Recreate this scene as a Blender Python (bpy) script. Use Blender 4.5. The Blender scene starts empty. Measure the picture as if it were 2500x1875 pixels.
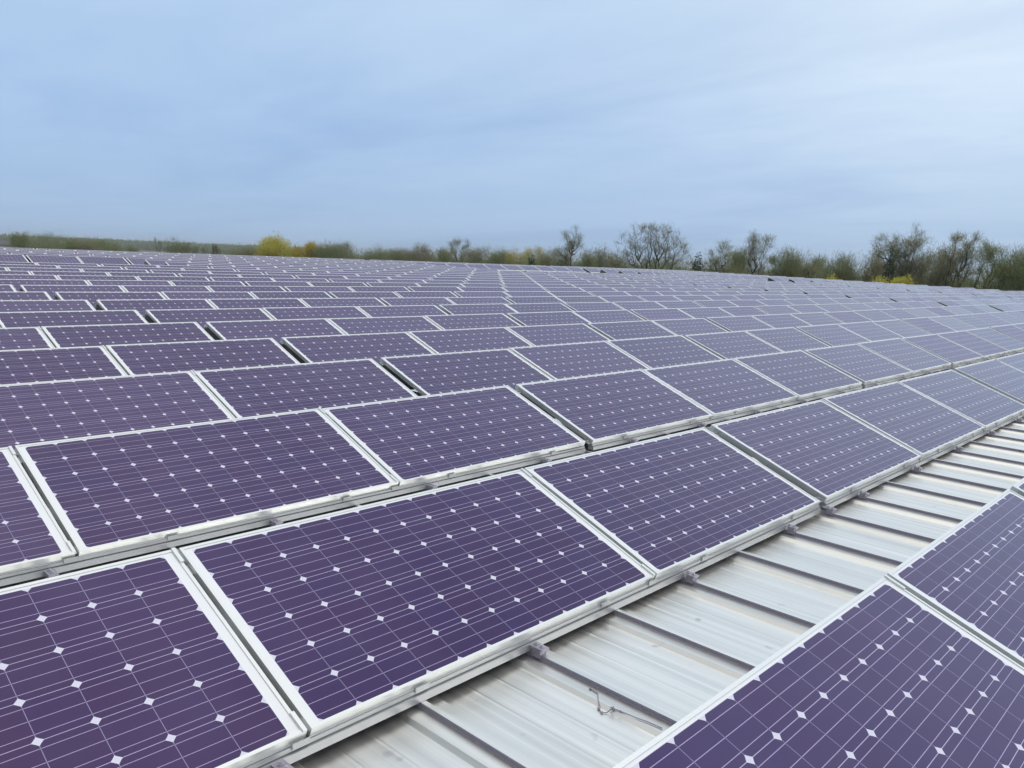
import bpy, bmesh, math, random
import numpy as np
from mathutils import Matrix, Vector

S = bpy.context.scene
COL = S.collection
R = math.radians

# ------------------------------------------------------------------ camera
cam = bpy.data.cameras.new("camera")
cam.sensor_fit = 'HORIZONTAL'
cam.sensor_width = 36.0
cam.lens = 36.0 * 2014.26 / 2500.0
cam.clip_start = 0.05
cam.clip_end = 20000
camo = bpy.data.objects.new("camera", cam)
COL.objects.link(camo)
CR = ((0.683164, 0.0821049, -0.7256348), (-0.7291999, 0.1303447, -0.6717721), (0.0394269, 0.9880633, 0.1489176))
camo.matrix_world = Matrix.Translation((0, -0.0257, 1.7031)) @ Matrix(CR).to_4x4()
S.camera = camo

# ------------------------------------------------------------------ colour management
S.view_settings.view_transform = 'Standard'
S.view_settings.look = 'None'
S.view_settings.exposure = 0.0
S.view_settings.gamma = 1.0
S.cycles.max_bounces = 8
S.cycles.volume_bounces = 0

# ------------------------------------------------------------------ sky (overcast, thin streaked cloud)
SUN_EL, SUN_AZ = 48.0, -45.0          # degrees; azimuth from +X towards +Y
world = bpy.data.worlds.new("World")
S.world = world
world.use_nodes = True
nt = world.node_tree
for n in list(nt.nodes):
    nt.nodes.remove(n)
def N(tree, t, **kw):
    n = tree.nodes.new(t)
    for k, v in kw.items():
        setattr(n, k, v)
    return n
def L(tree, a, b):
    tree.links.new(a, b)
def math_(tree, op, a, b=None, c=None, clamp=False):
    n = tree.nodes.new('ShaderNodeMath'); n.operation = op; n.use_clamp = clamp
    for i, v in enumerate((a, b, c)):
        if v is None: continue
        if isinstance(v, (int, float)): n.inputs[i].default_value = v
        else: tree.links.new(v, n.inputs[i])
    return n.outputs[0]
def mixc(tree, f, a, b):
    n = tree.nodes.new('ShaderNodeMix'); n.data_type = 'RGBA'
    for i, v in ((0, f), (6, a), (7, b)):
        if isinstance(v, (int, float)): n.inputs[i].default_value = v
        elif isinstance(v, tuple): n.inputs[i].default_value = (*v, 1)
        else: tree.links.new(v, n.inputs[i])
    return n.outputs[2]
def ramp(tree, fac, stops, interp='LINEAR'):
    n = tree.nodes.new('ShaderNodeValToRGB'); n.color_ramp.interpolation = interp
    el = n.color_ramp.elements
    while len(el) < len(stops): el.new(0.5)
    for e_, (p_, c_) in zip(el, stops):
        e_.position = p_; e_.color = (*c_, 1) if len(c_) == 3 else c_
    tree.links.new(fac, n.inputs[0])
    return n.outputs[0]
out = N(nt, 'ShaderNodeOutputWorld')
sky = N(nt, 'ShaderNodeTexSky', sky_type='NISHITA')
sky.sun_disc = False
sky.sun_elevation = R(SUN_EL)
sky.sun_rotation = R(90.0 - SUN_AZ)
sky.air_density = 1.0; sky.dust_density = 2.0; sky.ozone_density = 1.0
tc = N(nt, 'ShaderNodeTexCoord')
sep = N(nt, 'ShaderNodeSeparateXYZ'); L(nt, tc.outputs['Generated'], sep.inputs[0])
zc = math_(nt, 'MAXIMUM', sep.outputs[2], 0.0)
# cloud deck seen in perspective: direction projected onto a high layer
zz = math_(nt, 'ADD', zc, 0.10)
px = math_(nt, 'DIVIDE', sep.outputs[0], zz)
py = math_(nt, 'DIVIDE', sep.outputs[1], zz)
comb = N(nt, 'ShaderNodeCombineXYZ'); L(nt, px, comb.inputs[0]); L(nt, py, comb.inputs[1])
mp = N(nt, 'ShaderNodeMapping'); mp.inputs['Rotation'].default_value = (0, 0, R(38)); mp.inputs['Scale'].default_value = (0.42, 0.16, 1)
L(nt, comb.outputs[0], mp.inputs[0])
nz = N(nt, 'ShaderNodeTexNoise'); nz.inputs['Scale'].default_value = 1.6; nz.inputs['Detail'].default_value = 7; nz.inputs['Roughness'].default_value = 0.55; nz.inputs['Distortion'].default_value = 0.6
L(nt, mp.outputs[0], nz.inputs['Vector'])
nz2 = N(nt, 'ShaderNodeTexNoise'); nz2.inputs['Scale'].default_value = 5.5; nz2.inputs['Detail'].default_value = 8; nz2.inputs['Roughness'].default_value = 0.62; nz2.inputs['Distortion'].default_value = 0.4
mp2 = N(nt, 'ShaderNodeMapping'); mp2.inputs['Rotation'].default_value = (0, 0, R(32)); mp2.inputs['Scale'].default_value = (0.36, 0.22, 1)
L(nt, comb.outputs[0], mp2.inputs[0]); L(nt, mp2.outputs[0], nz2.inputs['Vector'])
cloudn = math_(nt, 'ADD', math_(nt, 'MULTIPLY', nz.outputs['Fac'], 0.62), math_(nt, 'MULTIPLY', nz2.outputs['Fac'], 0.38))
# broad brightness over the deck: pale towards azimuth 8 deg
dotn = N(nt, 'ShaderNodeVectorMath', operation='DOT_PRODUCT'); L(nt, tc.outputs['Generated'], dotn.inputs[0])
gx = Vector((math.cos(R(4)) * math.cos(R(24)), math.sin(R(4)) * math.cos(R(24)), math.sin(R(24))))
dotn.inputs[1].default_value = gx
glow = math_(nt, 'POWER', math_(nt, 'MAXIMUM', dotn.outputs['Value'], 0.0), 4.0)
elev = ramp(nt, zc, [(0.0, (0.33, 0.52, 0.80)), (0.07, (0.305, 0.50, 0.82)), (0.15, (0.325, 0.52, 0.85)), (0.26, (0.42, 0.62, 0.91)), (0.42, (0.52, 0.67, 0.90)), (0.68, (0.80, 0.86, 0.92)), (1.0, (2.0, 1.93, 1.80))])
up_ = N(nt, 'ShaderNodeMapRange'); up_.interpolation_type = 'SMOOTHSTEP'; L(nt, zc, up_.inputs[0])
up_.inputs[1].default_value = -0.02; up_.inputs[2].default_value = 0.30; up_.inputs[3].default_value = 0.15; up_.inputs[4].default_value = 1.0
low = N(nt, 'ShaderNodeMapRange'); low.interpolation_type = 'SMOOTHSTEP'; L(nt, zc, low.inputs[0])
low.inputs[1].default_value = 0.0; low.inputs[2].default_value = 0.16; low.inputs[3].default_value = 0.25; low.inputs[4].default_value = 1.0
amp = math_(nt, 'MULTIPLY', low.outputs[0], 0.85)
dot2 = N(nt, 'ShaderNodeVectorMath', operation='DOT_PRODUCT'); L(nt, tc.outputs['Generated'], dot2.inputs[0])
dot2.inputs[1].default_value = (math.cos(R(17)) * math.cos(R(17)), math.sin(R(17)) * math.cos(R(17)), math.sin(R(17)))
patch = math_(nt, 'MULTIPLY', math_(nt, 'POWER', math_(nt, 'MAXIMUM', dot2.outputs['Value'], 0.0), 45.0), math_(nt, 'MULTIPLY', cloudn, 0.55))
veil = math_(nt, 'ADD', patch, math_(nt, 'MULTIPLY_ADD', math_(nt, 'SUBTRACT', cloudn, 0.5), amp, math_(nt, 'MULTIPLY_ADD', math_(nt, 'MULTIPLY', glow, up_.outputs[0]), 0.58, 0.17)), clamp=True)
cl = mixc(nt, veil, elev, (0.84, 0.97, 1.10))
dk = math_(nt, 'MULTIPLY', math_(nt, 'MAXIMUM', math_(nt, 'SUBTRACT', 0.47, nz.outputs['Fac']), 0.0), 1.0)
cl = mixc(nt, dk, cl, (0.27, 0.40, 0.66))
# the sky is duller on the side away from the bright cloud
side = N(nt, 'ShaderNodeMapRange'); side.interpolation_type = 'SMOOTHSTEP'; L(nt, sep.outputs[0], side.inputs[0])
side.inputs[1].default_value = -0.75; side.inputs[2].default_value = 0.25; side.inputs[3].default_value = 0.50; side.inputs[4].default_value = 1.0
vs = N(nt, 'ShaderNodeVectorMath', operation='SCALE'); L(nt, cl, vs.inputs[0]); L(nt, side.outputs[0], vs.inputs['Scale']); cl = vs.outputs[0]
bg1 = N(nt, 'ShaderNodeBackground'); L(nt, sky.outputs[0], bg1.inputs[0]); bg1.inputs[1].default_value = 0.10
bg2 = N(nt, 'ShaderNodeBackground'); L(nt, cl, bg2.inputs[0]); bg2.inputs[1].default_value = 1.0
mx = N(nt, 'ShaderNodeMixShader'); mx.inputs[0].default_value = 0.86
L(nt, bg1.outputs[0], mx.inputs[1]); L(nt, bg2.outputs[0], mx.inputs[2]); L(nt, mx.outputs[0], out.inputs[0])

sun = bpy.data.lights.new("sun", 'SUN'); sun.energy = 0.8; sun.angle = R(24); sun.color = (1.0, 0.98, 0.95)
suno = bpy.data.objects.new("sun", sun); COL.objects.link(suno)
sd = Vector((math.cos(R(SUN_EL)) * math.cos(R(SUN_AZ)), math.cos(R(SUN_EL)) * math.sin(R(SUN_AZ)), math.sin(R(SUN_EL))))
suno.rotation_euler = sd.to_track_quat('Z', 'Y').to_euler()
suno.location = sd * 60

# ------------------------------------------------------------------ helpers
SLOPE = R(0.865)                     # the roof rises towards +Y
MR = Matrix.Rotation(SLOPE, 4, 'X')
def mesh(name, verts, faces, mats, fmat=None, smooth=False):
    me = bpy.data.meshes.new(name)
    me.from_pydata([tuple(v) for v in verts], [], faces)
    for m in (mats if isinstance(mats, (list, tuple)) else [mats]): me.materials.append(m)
    if fmat is not None: me.polygons.foreach_set('material_index', fmat)
    if smooth: me.polygons.foreach_set('use_smooth', [True] * len(me.polygons))
    me.update()
    return me
def tri_mesh(name, V, mat):
    """V: (n,3,3) triangles"""
    n = len(V)
    me = bpy.data.meshes.new(name)
    me.vertices.add(n * 3); me.vertices.foreach_set('co', np.ascontiguousarray(V, dtype=np.float32).ravel())
    me.loops.add(n * 3); me.loops.foreach_set('vertex_index', np.arange(n * 3, dtype=np.int32))
    me.polygons.add(n); me.polygons.foreach_set('loop_start', np.arange(0, n * 3, 3, dtype=np.int32))
    try: me.polygons.foreach_set('loop_total', np.full(n, 3, dtype=np.int32))
    except Exception: pass
    me.materials.append(mat); me.update(calc_edges=True); me.validate()
    return me
def obj(name, me, parent=None, loc=None, rot=None):
    o = bpy.data.objects.new(name, me); COL.objects.link(o)
    if parent is not None: o.parent = parent
    if loc is not None: o.location = loc
    if rot is not None: o.rotation_euler = rot
    return o
def tag(o, label, cat, group=None, kind=None):
    if label: o['label'] = label
    if cat: o['category'] = cat
    if group: o['group'] = group
    if kind: o['kind'] = kind
    return o
def empty(name, loc=(0, 0, 0)):
    o = bpy.data.objects.new(name, None); COL.objects.link(o); o.location = loc
    o.empty_display_size = 0.2
    return o
class MB:
    def __init__(s): s.v = []; s.f = []; s.m = []
    def box(s, a, b, mi=0, M=None):
        x0, y0, z0 = a; x1, y1, z1 = b
        k = len(s.v)
        vs = [Vector(p) for p in ((x0, y0, z0), (x1, y0, z0), (x1, y1, z0), (x0, y1, z0), (x0, y0, z1), (x1, y0, z1), (x1, y1, z1), (x0, y1, z1))]
        if M is not None: vs = [M @ p for p in vs]
        s.v += vs
        for q in ((3, 2, 1, 0), (4, 5, 6, 7), (0, 1, 5, 4), (1, 2, 6, 5), (2, 3, 7, 6), (3, 0, 4, 7)):
            s.f.append([k + i for i in q]); s.m.append(mi)
    def prism(s, poly, x0, x1, mi=0):
        """poly: closed (y,z) outline extruded along X"""
        k = len(s.v); n = len(poly)
        s.v += [Vector((x0, y, z)) for y, z in poly] + [Vector((x1, y, z)) for y, z in poly]
        for i in range(n):
            j = (i + 1) % n
            s.f.append([k + i, k + j, k + n + j, k + n + i]); s.m.append(mi)
        s.f.append([k + i for i in range(n)][::-1]); s.f.append([k + n + i for i in range(n)]); s.m += [mi, mi]
    def cyl(s, p0, p1, r0, r1=None, n=8, mi=0, cap=True):
        r1 = r0 if r1 is None else r1
        p0 = Vector(p0); p1 = Vector(p1); d = (p1 - p0).normalized()
        a = d.orthogonal().normalized(); b = d.cross(a); k = len(s.v)
        for p, r in ((p0, r0), (p1, r1)):
            for i in range(n):
                t = 2 * math.pi * i / n
                s.v.append(p + (a * math.cos(t) + b * math.sin(t)) * r)
        for i in range(n):
            j = (i + 1) % n
            s.f.append([k + i, k + j, k + n + j, k + n + i]); s.m.append(mi)
        if cap:
            s.f.append([k + i for i in range(n)][::-1]); s.f.append([k + n + i for i in range(n)]); s.m += [mi, mi]
    def mesh(s, name, mats, smooth=False): return mesh(name, s.v, s.f, mats, s.m, smooth)

# ------------------------------------------------------------------ materials
def mat(name):
    m = bpy.data.materials.new(name); m.use_nodes = True
    b = m.node_tree.nodes['Principled BSDF']
    return m, m.node_tree, b
def simple(name, col, rough=0.5, metal=0.0, noise=0.0, nscale=8.0, stretch=(1, 1, 1), bump=0.0):
    m, t, b = mat(name)
    b.inputs['Roughness'].default_value = rough; b.inputs['Metallic'].default_value = metal
    b.inputs['Base Color'].default_value = (*col, 1)
    if noise or bump:
        tcn = N(t, 'ShaderNodeTexCoord'); mpn = N(t, 'ShaderNodeMapping'); mpn.inputs['Scale'].default_value = stretch
        L(t, tcn.outputs['Object'], mpn.inputs[0])
        nn = N(t, 'ShaderNodeTexNoise'); nn.inputs['Scale'].default_value = nscale; nn.inputs['Detail'].default_value = 5
        L(t, mpn.outputs[0], nn.inputs['Vector'])
        if noise:
            f = math_(t, 'MULTIPLY_ADD', math_(t, 'SUBTRACT', nn.outputs['Fac'], 0.5), noise * 4, 0.5, clamp=True)
            c = mixc(t, f, tuple(x * (1 - noise) for x in col), tuple(min(1, x * (1 + noise)) for x in col))
            L(t, c, b.inputs['Base Color'])
            r_ = math_(t, 'MULTIPLY_ADD', math_(t, 'SUBTRACT', nn.outputs['Fac'], 0.5), min(0.2, noise * 2), rough, clamp=True)
            L(t, r_, b.inputs['Roughness'])
        if bump:
            bn = N(t, 'ShaderNodeBump'); bn.inputs['Strength'].default_value = bump; bn.inputs['Distance'].default_value = 0.01
            L(t, nn.outputs['Fac'], bn.inputs['Height']); L(t, bn.outputs[0], b.inputs['Normal'])
    return m
M_ALU = simple('anodised_aluminium', (0.82, 0.83, 0.81), 0.38, 0.60, 0.04, 2.2, (0.5, 6, 6))
M_RAIL = simple('mill_aluminium', (0.57, 0.575, 0.575), 0.42, 0.60, 0.10, 3.1, (0.6, 8, 8))
M_STEEL = simple('galvanised_steel', (0.44, 0.41, 0.48), 0.45, 0.55, 0.12, 40)
M_BOLT = simple('bolt_steel', (0.62, 0.60, 0.64), 0.3, 0.8)
M_BACK = simple('backsheet', (0.40, 0.33, 0.50), 0.6)
M_STRING = simple('grey_twine', (0.34, 0.31, 0.36), 0.9)

# laminate: pseudo-square cells, three busbars, white backsheet between (UV in metres: u along, v up)
CP = 0.1585
def laminate_material():
    m, t, b = mat('solar_laminate')
    uv = N(t, 'ShaderNodeUVMap'); uv.uv_map = 'cells'
    sp = N(t, 'ShaderNodeSeparateXYZ'); L(t, uv.outputs[0], sp.inputs[0])
    u, v = sp.outputs[0], sp.outputs[1]
    def cell(w, nmax):
        q = math_(t, 'DIVIDE', w, CP)
        fr = math_(t, 'SUBTRACT', math_(t, 'FRACT', q), 0.5)
        loc = math_(t, 'MULTIPLY', fr, CP)
        inside = math_(t, 'MULTIPLY', math_(t, 'GREATER_THAN', q, 0.0), math_(t, 'LESS_THAN', q, float(nmax)))
        return loc, inside, math_(t, 'FLOOR', q)
    lu, iu, cu = cell(u, 12); lv, iv, cv = cell(v, 6)
    au = math_(t, 'ABSOLUTE', lu); av = math_(t, 'ABSOLUTE', lv)
    half = 0.0782
    sq = math_(t, 'MULTIPLY', math_(t, 'LESS_THAN', au, half), math_(t, 'LESS_THAN', av, half))
    rad = math_(t, 'SQRT', math_(t, 'ADD', math_(t, 'MULTIPLY', lu, lu), math_(t, 'MULTIPLY', lv, lv)))
    rnd_ = math_(t, 'LESS_THAN', rad, 0.1003)
    cm = math_(t, 'MULTIPLY', math_(t, 'MULTIPLY', sq, rnd_), math_(t, 'MULTIPLY', iu, iv))
    b0 = math_(t, 'LESS_THAN', av, 0.00105)
    b1 = math_(t, 'LESS_THAN', math_(t, 'ABSOLUTE', math_(t, 'SUBTRACT', av, 0.0520)), 0.00105)
    bus = math_(t, 'MULTIPLY', math_(t, 'MAXIMUM', b0, b1), math_(t, 'MULTIPLY', cm, math_(t, 'LESS_THAN', au, 0.0772)))
    att = N(t, 'ShaderNodeAttribute'); att.attribute_name = 'tone'
    rnd = att.outputs['Fac']
    # each cell a touch different, each module a touch different
    wn = N(t, 'ShaderNodeTexWhiteNoise'); wn.noise_dimensions = '3D'
    cv3 = N(t, 'ShaderNodeCombineXYZ'); L(t, cu, cv3.inputs[0]); L(t, cv, cv3.inputs[1]); L(t, math_(t, 'MULTIPLY', rnd, 37.0), cv3.inputs[2])
    L(t, cv3.outputs[0], wn.inputs['Vector'])
    ca = mixc(t, rnd, (0.027, 0.008, 0.064), (0.038, 0.017, 0.096))
    ca = mixc(t, math_(t, 'MULTIPLY', wn.outputs['Value'], 0.55), ca, (0.022, 0.014, 0.092))
    tcn = N(t, 'ShaderNodeTexCoord')
    nn = N(t, 'ShaderNodeTexNoise'); nn.inputs['Scale'].default_value = 3.0; nn.inputs['Detail'].default_value = 4
    L(t, tcn.outputs['Object'], nn.inputs['Vector'])
    n3 = N(t, 'ShaderNodeTexNoise'); n3.inputs['Scale'].default_value = 1.1; n3.inputs['Detail'].default_value = 3
    gp = N(t, 'ShaderNodeNewGeometry'); L(t, gp.outputs['Position'], n3.inputs['Vector'])
    ca = mixc(t, math_(t, 'MULTIPLY', math_(t, 'MAXIMUM', math_(t, 'SUBTRACT', n3.outputs['Fac'], 0.40), 0.0), 1.5, clamp=True), ca, (0.050, 0.028, 0.105))
    white = (0.88, 0.89, 0.87)
    inn = math_(t, 'MULTIPLY', iu, iv)
    colgap = math_(t, 'MULTIPLY', math_(t, 'MULTIPLY', math_(t, 'GREATER_THAN', au, half), math_(t, 'LESS_THAN', av, 0.0625)), inn)
    gapc = mixc(t, inn, white, (0.72, 0.70, 0.80))
    rowgap = math_(t, 'MULTIPLY', math_(t, 'MULTIPLY', math_(t, 'GREATER_THAN', av, half), math_(t, 'LESS_THAN', au, 0.0625)), inn)
    gapc = mixc(t, rowgap, gapc, (0.52, 0.46, 0.64))
    gapc = mixc(t, colgap, gapc, (0.30, 0.27, 0.42))
    c = mixc(t, cm, gapc, ca)
    c = mixc(t, bus, c, (0.44, 0.37, 0.56))
    # faint dust film
    dust = math_(t, 'MULTIPLY', math_(t, 'MAXIMUM', math_(t, 'SUBTRACT', nn.outputs['Fac'], 0.42), 0.0), 0.09)
    c = mixc(t, dust, c, (0.36, 0.32, 0.42))
    L(t, c, b.inputs['Base Color'])
    ro = math_(t, 'MULTIPLY_ADD', rnd, 0.16, 0.09)
    ro = math_(t, 'MULTIPLY_ADD', nn.outputs['Fac'], 0.08, ro)
    L(t, ro, b.inputs['Roughness'])
    b.inputs['IOR'].default_value = 1.55
    b.inputs['Sheen Weight'].default_value = 0.07; b.inputs['Sheen Roughness'].default_value = 0.45; b.inputs['Sheen Tint'].default_value = (0.8, 0.74, 1.0, 1)
    sl = math_(t, 'MULTIPLY_ADD', rnd, 0.50, 0.40)
    L(t, sl, b.inputs['Specular IOR Level'])
    b.inputs['Specular Tint'].default_value = (1.0, 0.80, 1.12, 1)      # anti-reflective coating
    return m
M_LAM = laminate_material()

def roof_material():
    m, t, b = mat('galvalume_roof')
    tcn = N(t, 'ShaderNodeTexCoord')
    mpn = N(t, 'ShaderNodeMapping'); mpn.inputs['Scale'].default_value = (26, 0.40, 1); L(t, tcn.outputs['Object'], mpn.inputs[0])
    st = N(t, 'ShaderNodeTexNoise'); st.inputs['Scale'].default_value = 1.0; st.inputs['Detail'].default_value = 5; L(t, mpn.outputs[0], st.inputs['Vector'])
    bl = N(t, 'ShaderNodeTexNoise'); bl.inputs['Scale'].default_value = 2.3; bl.inputs['Detail'].default_value = 6; bl.inputs['Distortion'].default_value = 0.7; L(t, tcn.outputs['Object'], bl.inputs['Vector'])
    sp_ = N(t, 'ShaderNodeTexNoise'); sp_.inputs['Scale'].default_value = 7.0; sp_.inputs['Detail'].default_value = 2; L(t, tcn.outputs['Object'], sp_.inputs['Vector'])
    c = mixc(t, ramp(t, st.outputs['Fac'], [(0.3, (0, 0, 0)), (0.7, (1, 1, 1))]), (0.76, 0.75, 0.71), (0.95, 0.935, 0.88))
    c = mixc(t, math_(t, 'MULTIPLY', math_(t, 'MAXIMUM', math_(t, 'SUBTRACT', bl.outputs['Fac'], 0.5), 0.0), 0.9, clamp=True), c, (0.70, 0.70, 0.72))
    spot = ramp(t, sp_.outputs['Fac'], [(0.70, (0, 0, 0)), (0.76, (0.5, 0.5, 0.5))])
    c = mixc(t, spot, c, (0.42, 0.38, 0.42))
    L(t, c, b.inputs['Base Color'])
    b.inputs['Metallic'].default_value = 1.0
    ro = math_(t, 'MULTIPLY_ADD', st.outputs['Fac'], 0.20, 0.26)
    ro = math_(t, 'MULTIPLY_ADD', bl.outputs['Fac'], 0.10, ro)
    L(t, ro, b.inputs['Roughness'])
    bn = N(t, 'ShaderNodeBump'); bn.inputs['Strength'].default_value = 0.25; bn.inputs['Distance'].default_value = 0.004
    L(t, st.outputs['Fac'], bn.inputs['Height'])
    bn2 = N(t, 'ShaderNodeBump'); bn2.inputs['Strength'].default_value = 0.25; bn2.inputs['Distance'].default_value = 0.012
    L(t, bl.outputs['Fac'], bn2.inputs['Height']); L(t, bn.outputs[0], bn2.inputs['Normal']); L(t, bn2.outputs[0], b.inputs['Normal'])
    return m
M_ROOF = roof_material()
M_SEAM = simple('shade_toned_seam_side', (0.36, 0.33, 0.39), 0.6, 0.2, 0.1, 3, (30, 1, 1))  # shade on the upright seam faces, put into a darker purple-grey colour
M_WALL = simple('ribbed_wall_paint', (0.62, 0.62, 0.58), 0.6, 0.0, 0.05, 1.0)

# ------------------------------------------------------------------ ground and far woodland
def ground_material():
    m, t, b = mat('spring_fields')
    tcn = N(t, 'ShaderNodeTexCoord')
    n1 = N(t, 'ShaderNodeTexNoise'); n1.inputs['Scale'].default_value = 0.006; n1.inputs['Detail'].default_value = 4; L(t, tcn.outputs['Object'], n1.inputs['Vector'])
    n2 = N(t, 'ShaderNodeTexNoise'); n2.inputs['Scale'].default_value = 0.2; n2.inputs['Detail'].default_value = 6; L(t, tcn.outputs['Object'], n2.inputs['Vector'])
    c = ramp(t, n1.outputs['Fac'], [(0.35, (0.075, 0.095, 0.035)), (0.5, (0.16, 0.16, 0.08)), (0.62, (0.30, 0.27, 0.18))], 'CONSTANT')
    c = mixc(t, math_(t, 'MULTIPLY', n2.outputs['Fac'], 0.4), c, (0.10, 0.09, 0.055))
    L(t, c, b.inputs['Base Color']); b.inputs['Roughness'].default_value = 0.95
    return m
GZ = -8.5
E_ = 6000
g = obj('ground', mesh('ground', [(-E_, -E_, GZ), (E_, -E_, GZ), (E_, E_, GZ), (-E_, E_, GZ)], [[0, 1, 2, 3]], ground_material()))
tag(g, None, None, kind='structure')

# ------------------------------------------------------------------ the building with its standing-seam roof
SP = 0.6012; SX0 = 1.879                  # seam spacing, one seam's centre
PAN, SHO, SEAM, CZ = 0.022, 0.037, 0.0588, 0.066
RX0, RX1, RY0, RY1 = -13.0, 87.5, -9.0, 53.2
def roof_sheet():
    prof = []
    k0 = math.ceil((RX0 - SX0) / SP); k1 = math.floor((RX1 - SX0) / SP)
    prof.append((RX0, PAN))
    for k in range(k0, k1 + 1):
        c = SX0 + k * SP
        for pr in (-0.145, 0.145):          # pencil ribs of the pan before / after the seam are added below
            pass
        prof += [(c - 0.098, PAN), (c - 0.082, SHO), (c - 0.014, SHO + 0.001), (c - 0.010, SEAM - 0.010), (c - 0.014, SEAM - 0.009), (c - 0.014, SEAM), (c + 0.009, SEAM), (c + 0.006, SHO + 0.001), (c + 0.082, SHO), (c + 0.098, PAN)]
        if k < k1:
            for d in (0.235, 0.366):
                prof += [(c + d - 0.010, PAN), (c + d, PAN + 0.0012), (c + d + 0.010, PAN)]
    prof.append((RX1, PAN))
    n = len(prof)
    ys = [RY0, RY1]
    v = [(x, y, z) for y in ys for x, z in prof]
    f = [[i, i + 1, n + i + 1, n + i] for i in range(n - 1)]
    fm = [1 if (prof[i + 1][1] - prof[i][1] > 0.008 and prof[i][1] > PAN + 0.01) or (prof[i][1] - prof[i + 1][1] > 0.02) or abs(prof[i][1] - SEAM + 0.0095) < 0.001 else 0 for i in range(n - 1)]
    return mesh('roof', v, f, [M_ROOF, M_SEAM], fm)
bld = empty('warehouse', (0, 0, 0))
tag(bld, 'long low metal building whose standing-seam roof carries the solar panels', 'building')
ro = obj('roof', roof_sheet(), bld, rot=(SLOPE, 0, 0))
mb = MB()
mb.box((RX0, RY1 - 0.25, 0.068), (RX1, RY1 + 0.25, 0.085)); mb.box((RX0, RY1 + 0.245, -0.02), (RX1, RY1 + 0.255, 0.085))
obj('ridge_cap', mb.mesh('ridge_cap', M_RAIL), bld, rot=(SLOPE, 0, 0))
mb = MB()
mb.v = [MR @ Vector((RX0, RY1, -0.01)), MR @ Vector((RX1, RY1, -0.01)), Vector((RX1, 2 * RY1, -0.9)), Vector((RX0, 2 * RY1, -0.9))]
mb.f = [[0, 1, 2, 3]]; mb.m = [0]
obj('roof_far_slope', mb.mesh('roof_far_slope', M_ROOF), bld)
for nm, (xa, ya, xb, yb) in (('wall', (RX0 + .2, RY0 + .2, RX1 - .2, RY0 + .4)), ('wall', (RX1 - .4, RY0 + .4, RX1 - .2, 2 * RY1 - .4)), ('wall', (RX0 + .2, 2 * RY1 - .4, RX1 - .2, 2 * RY1 - .2)), ('wall', (RX0 + .2, RY0 + .4, RX0 + .4, 2 * RY1 - .4))):
    mb = MB(); mb.box((xa, ya, GZ), (xb, yb, -1.0 if ya > 60 else -0.25)); obj(nm, mb.mesh(nm, M_WALL), bld)

# ------------------------------------------------------------------ solar panel
TILT = 0.35563; Y1 = 2.11053; PITCH = 2.03421; Y0ROW = Y1 - 2.00471; Z0 = 0.150
PL, PW, PD = 1.993, 0.988, 0.042         # length, width, frame depth
MX = 0.041                                # frame edge to first cell, long direction
VM0 = -0.013                              # frame bottom edge in cell coordinates
def frame_mesh():
    prof = [(0, 0), (0.013, 0), (0.013, -0.0025), (0.002, -0.0025), (0.002, -PD + 0.002), (0.026, -PD + 0.002), (0.026, -PD), (0, -PD)]
    v = []; f = []
    n = len(prof)
    cs = [(0, VM0, 1, 1), (PL, VM0, -1, 1), (PL, VM0 + PW, -1, -1), (0, VM0 + PW, 1, -1)]
    for x, y, sx, sy in cs:
        for i_, z in prof: v.append((x + sx * i_, y + sy * i_, z))
    for c in range(4):
        d = (c + 1) % 4
        for i in range(n):
            j = (i + 1) % n
            f.append([c * n + i, d * n + i, d * n + j, c * n + j])
    me = mesh('frame', v, f, M_ALU)
    bm = bmesh.new(); bm.from_mesh(me); bmesh.ops.recalc_face_normals(bm, faces=bm.faces); bm.to_mesh(me); bm.free()
    return me
LI = 0.0022
def laminate_mesh(tone):
    x0, x1, y0, y1 = LI, PL - LI, VM0 + LI, VM0 + PW - LI
    zt, zb = -0.0035, -0.0085
    v = [(x0, y0, zt), (x1, y0, zt), (x1, y1, zt), (x0, y1, zt), (x0, y0, zb), (x1, y0, zb), (x1, y1, zb), (x0, y1, zb)]
    f = [[0, 1, 2, 3], [7, 6, 5, 4]]
    me = mesh('laminate', v, f, [M_LAM, M_BACK], [0, 1])
    uvl = me.uv_layers.new(name='cells')
    for lp in me.loops:
        p = v[lp.vertex_index]; uvl.data[lp.index].uv = (p[0] - MX, p[1])
    a = me.attributes.new('tone', 'FLOAT', 'FACE'); a.data.foreach_set('value', [tone] * 2)
    return me
FRAME = frame_mesh()
TONES = [0.04, 0.15, 0.28, 0.40, 0.55, 0.70, 0.95]
LAMS = [laminate_mesh(t_) for t_ in TONES]
mb = MB()      # L-clip over the frame at a narrow joint (right-hand edge)
mb.box((PL - 0.011, 0, 0.0005), (PL + 0.004, 0.085, 0.0055)); mb.box((PL + 0.0005, 0, -0.030), (PL + 0.004, 0.085, 0.0003))
CLIP = mb.mesh('edge_clip', M_ALU)
mb = MB()      # strap bridging a narrow joint below the flanges
mb.box((PL + 0.0045, 0.0, -0.026), (PL + 0.0195, 0.055, -0.022))
STRAP = mb.mesh('joint_strap', M_RAIL)
mb = MB()      # bolted end bracket at the open end of a rack
mb.box((-0.034, 0, -0.040), (-0.0005, 0.06, -0.036)); mb.box((-0.004, 0, -0.0355), (-0.0005, 0.06, -0.004)); mb.cyl((-0.019, 0.03, -0.036), (-0.019, 0.03, -0.024), 0.009, n=6)
BRACK = mb.mesh('end_bracket', M_RAIL)

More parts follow.
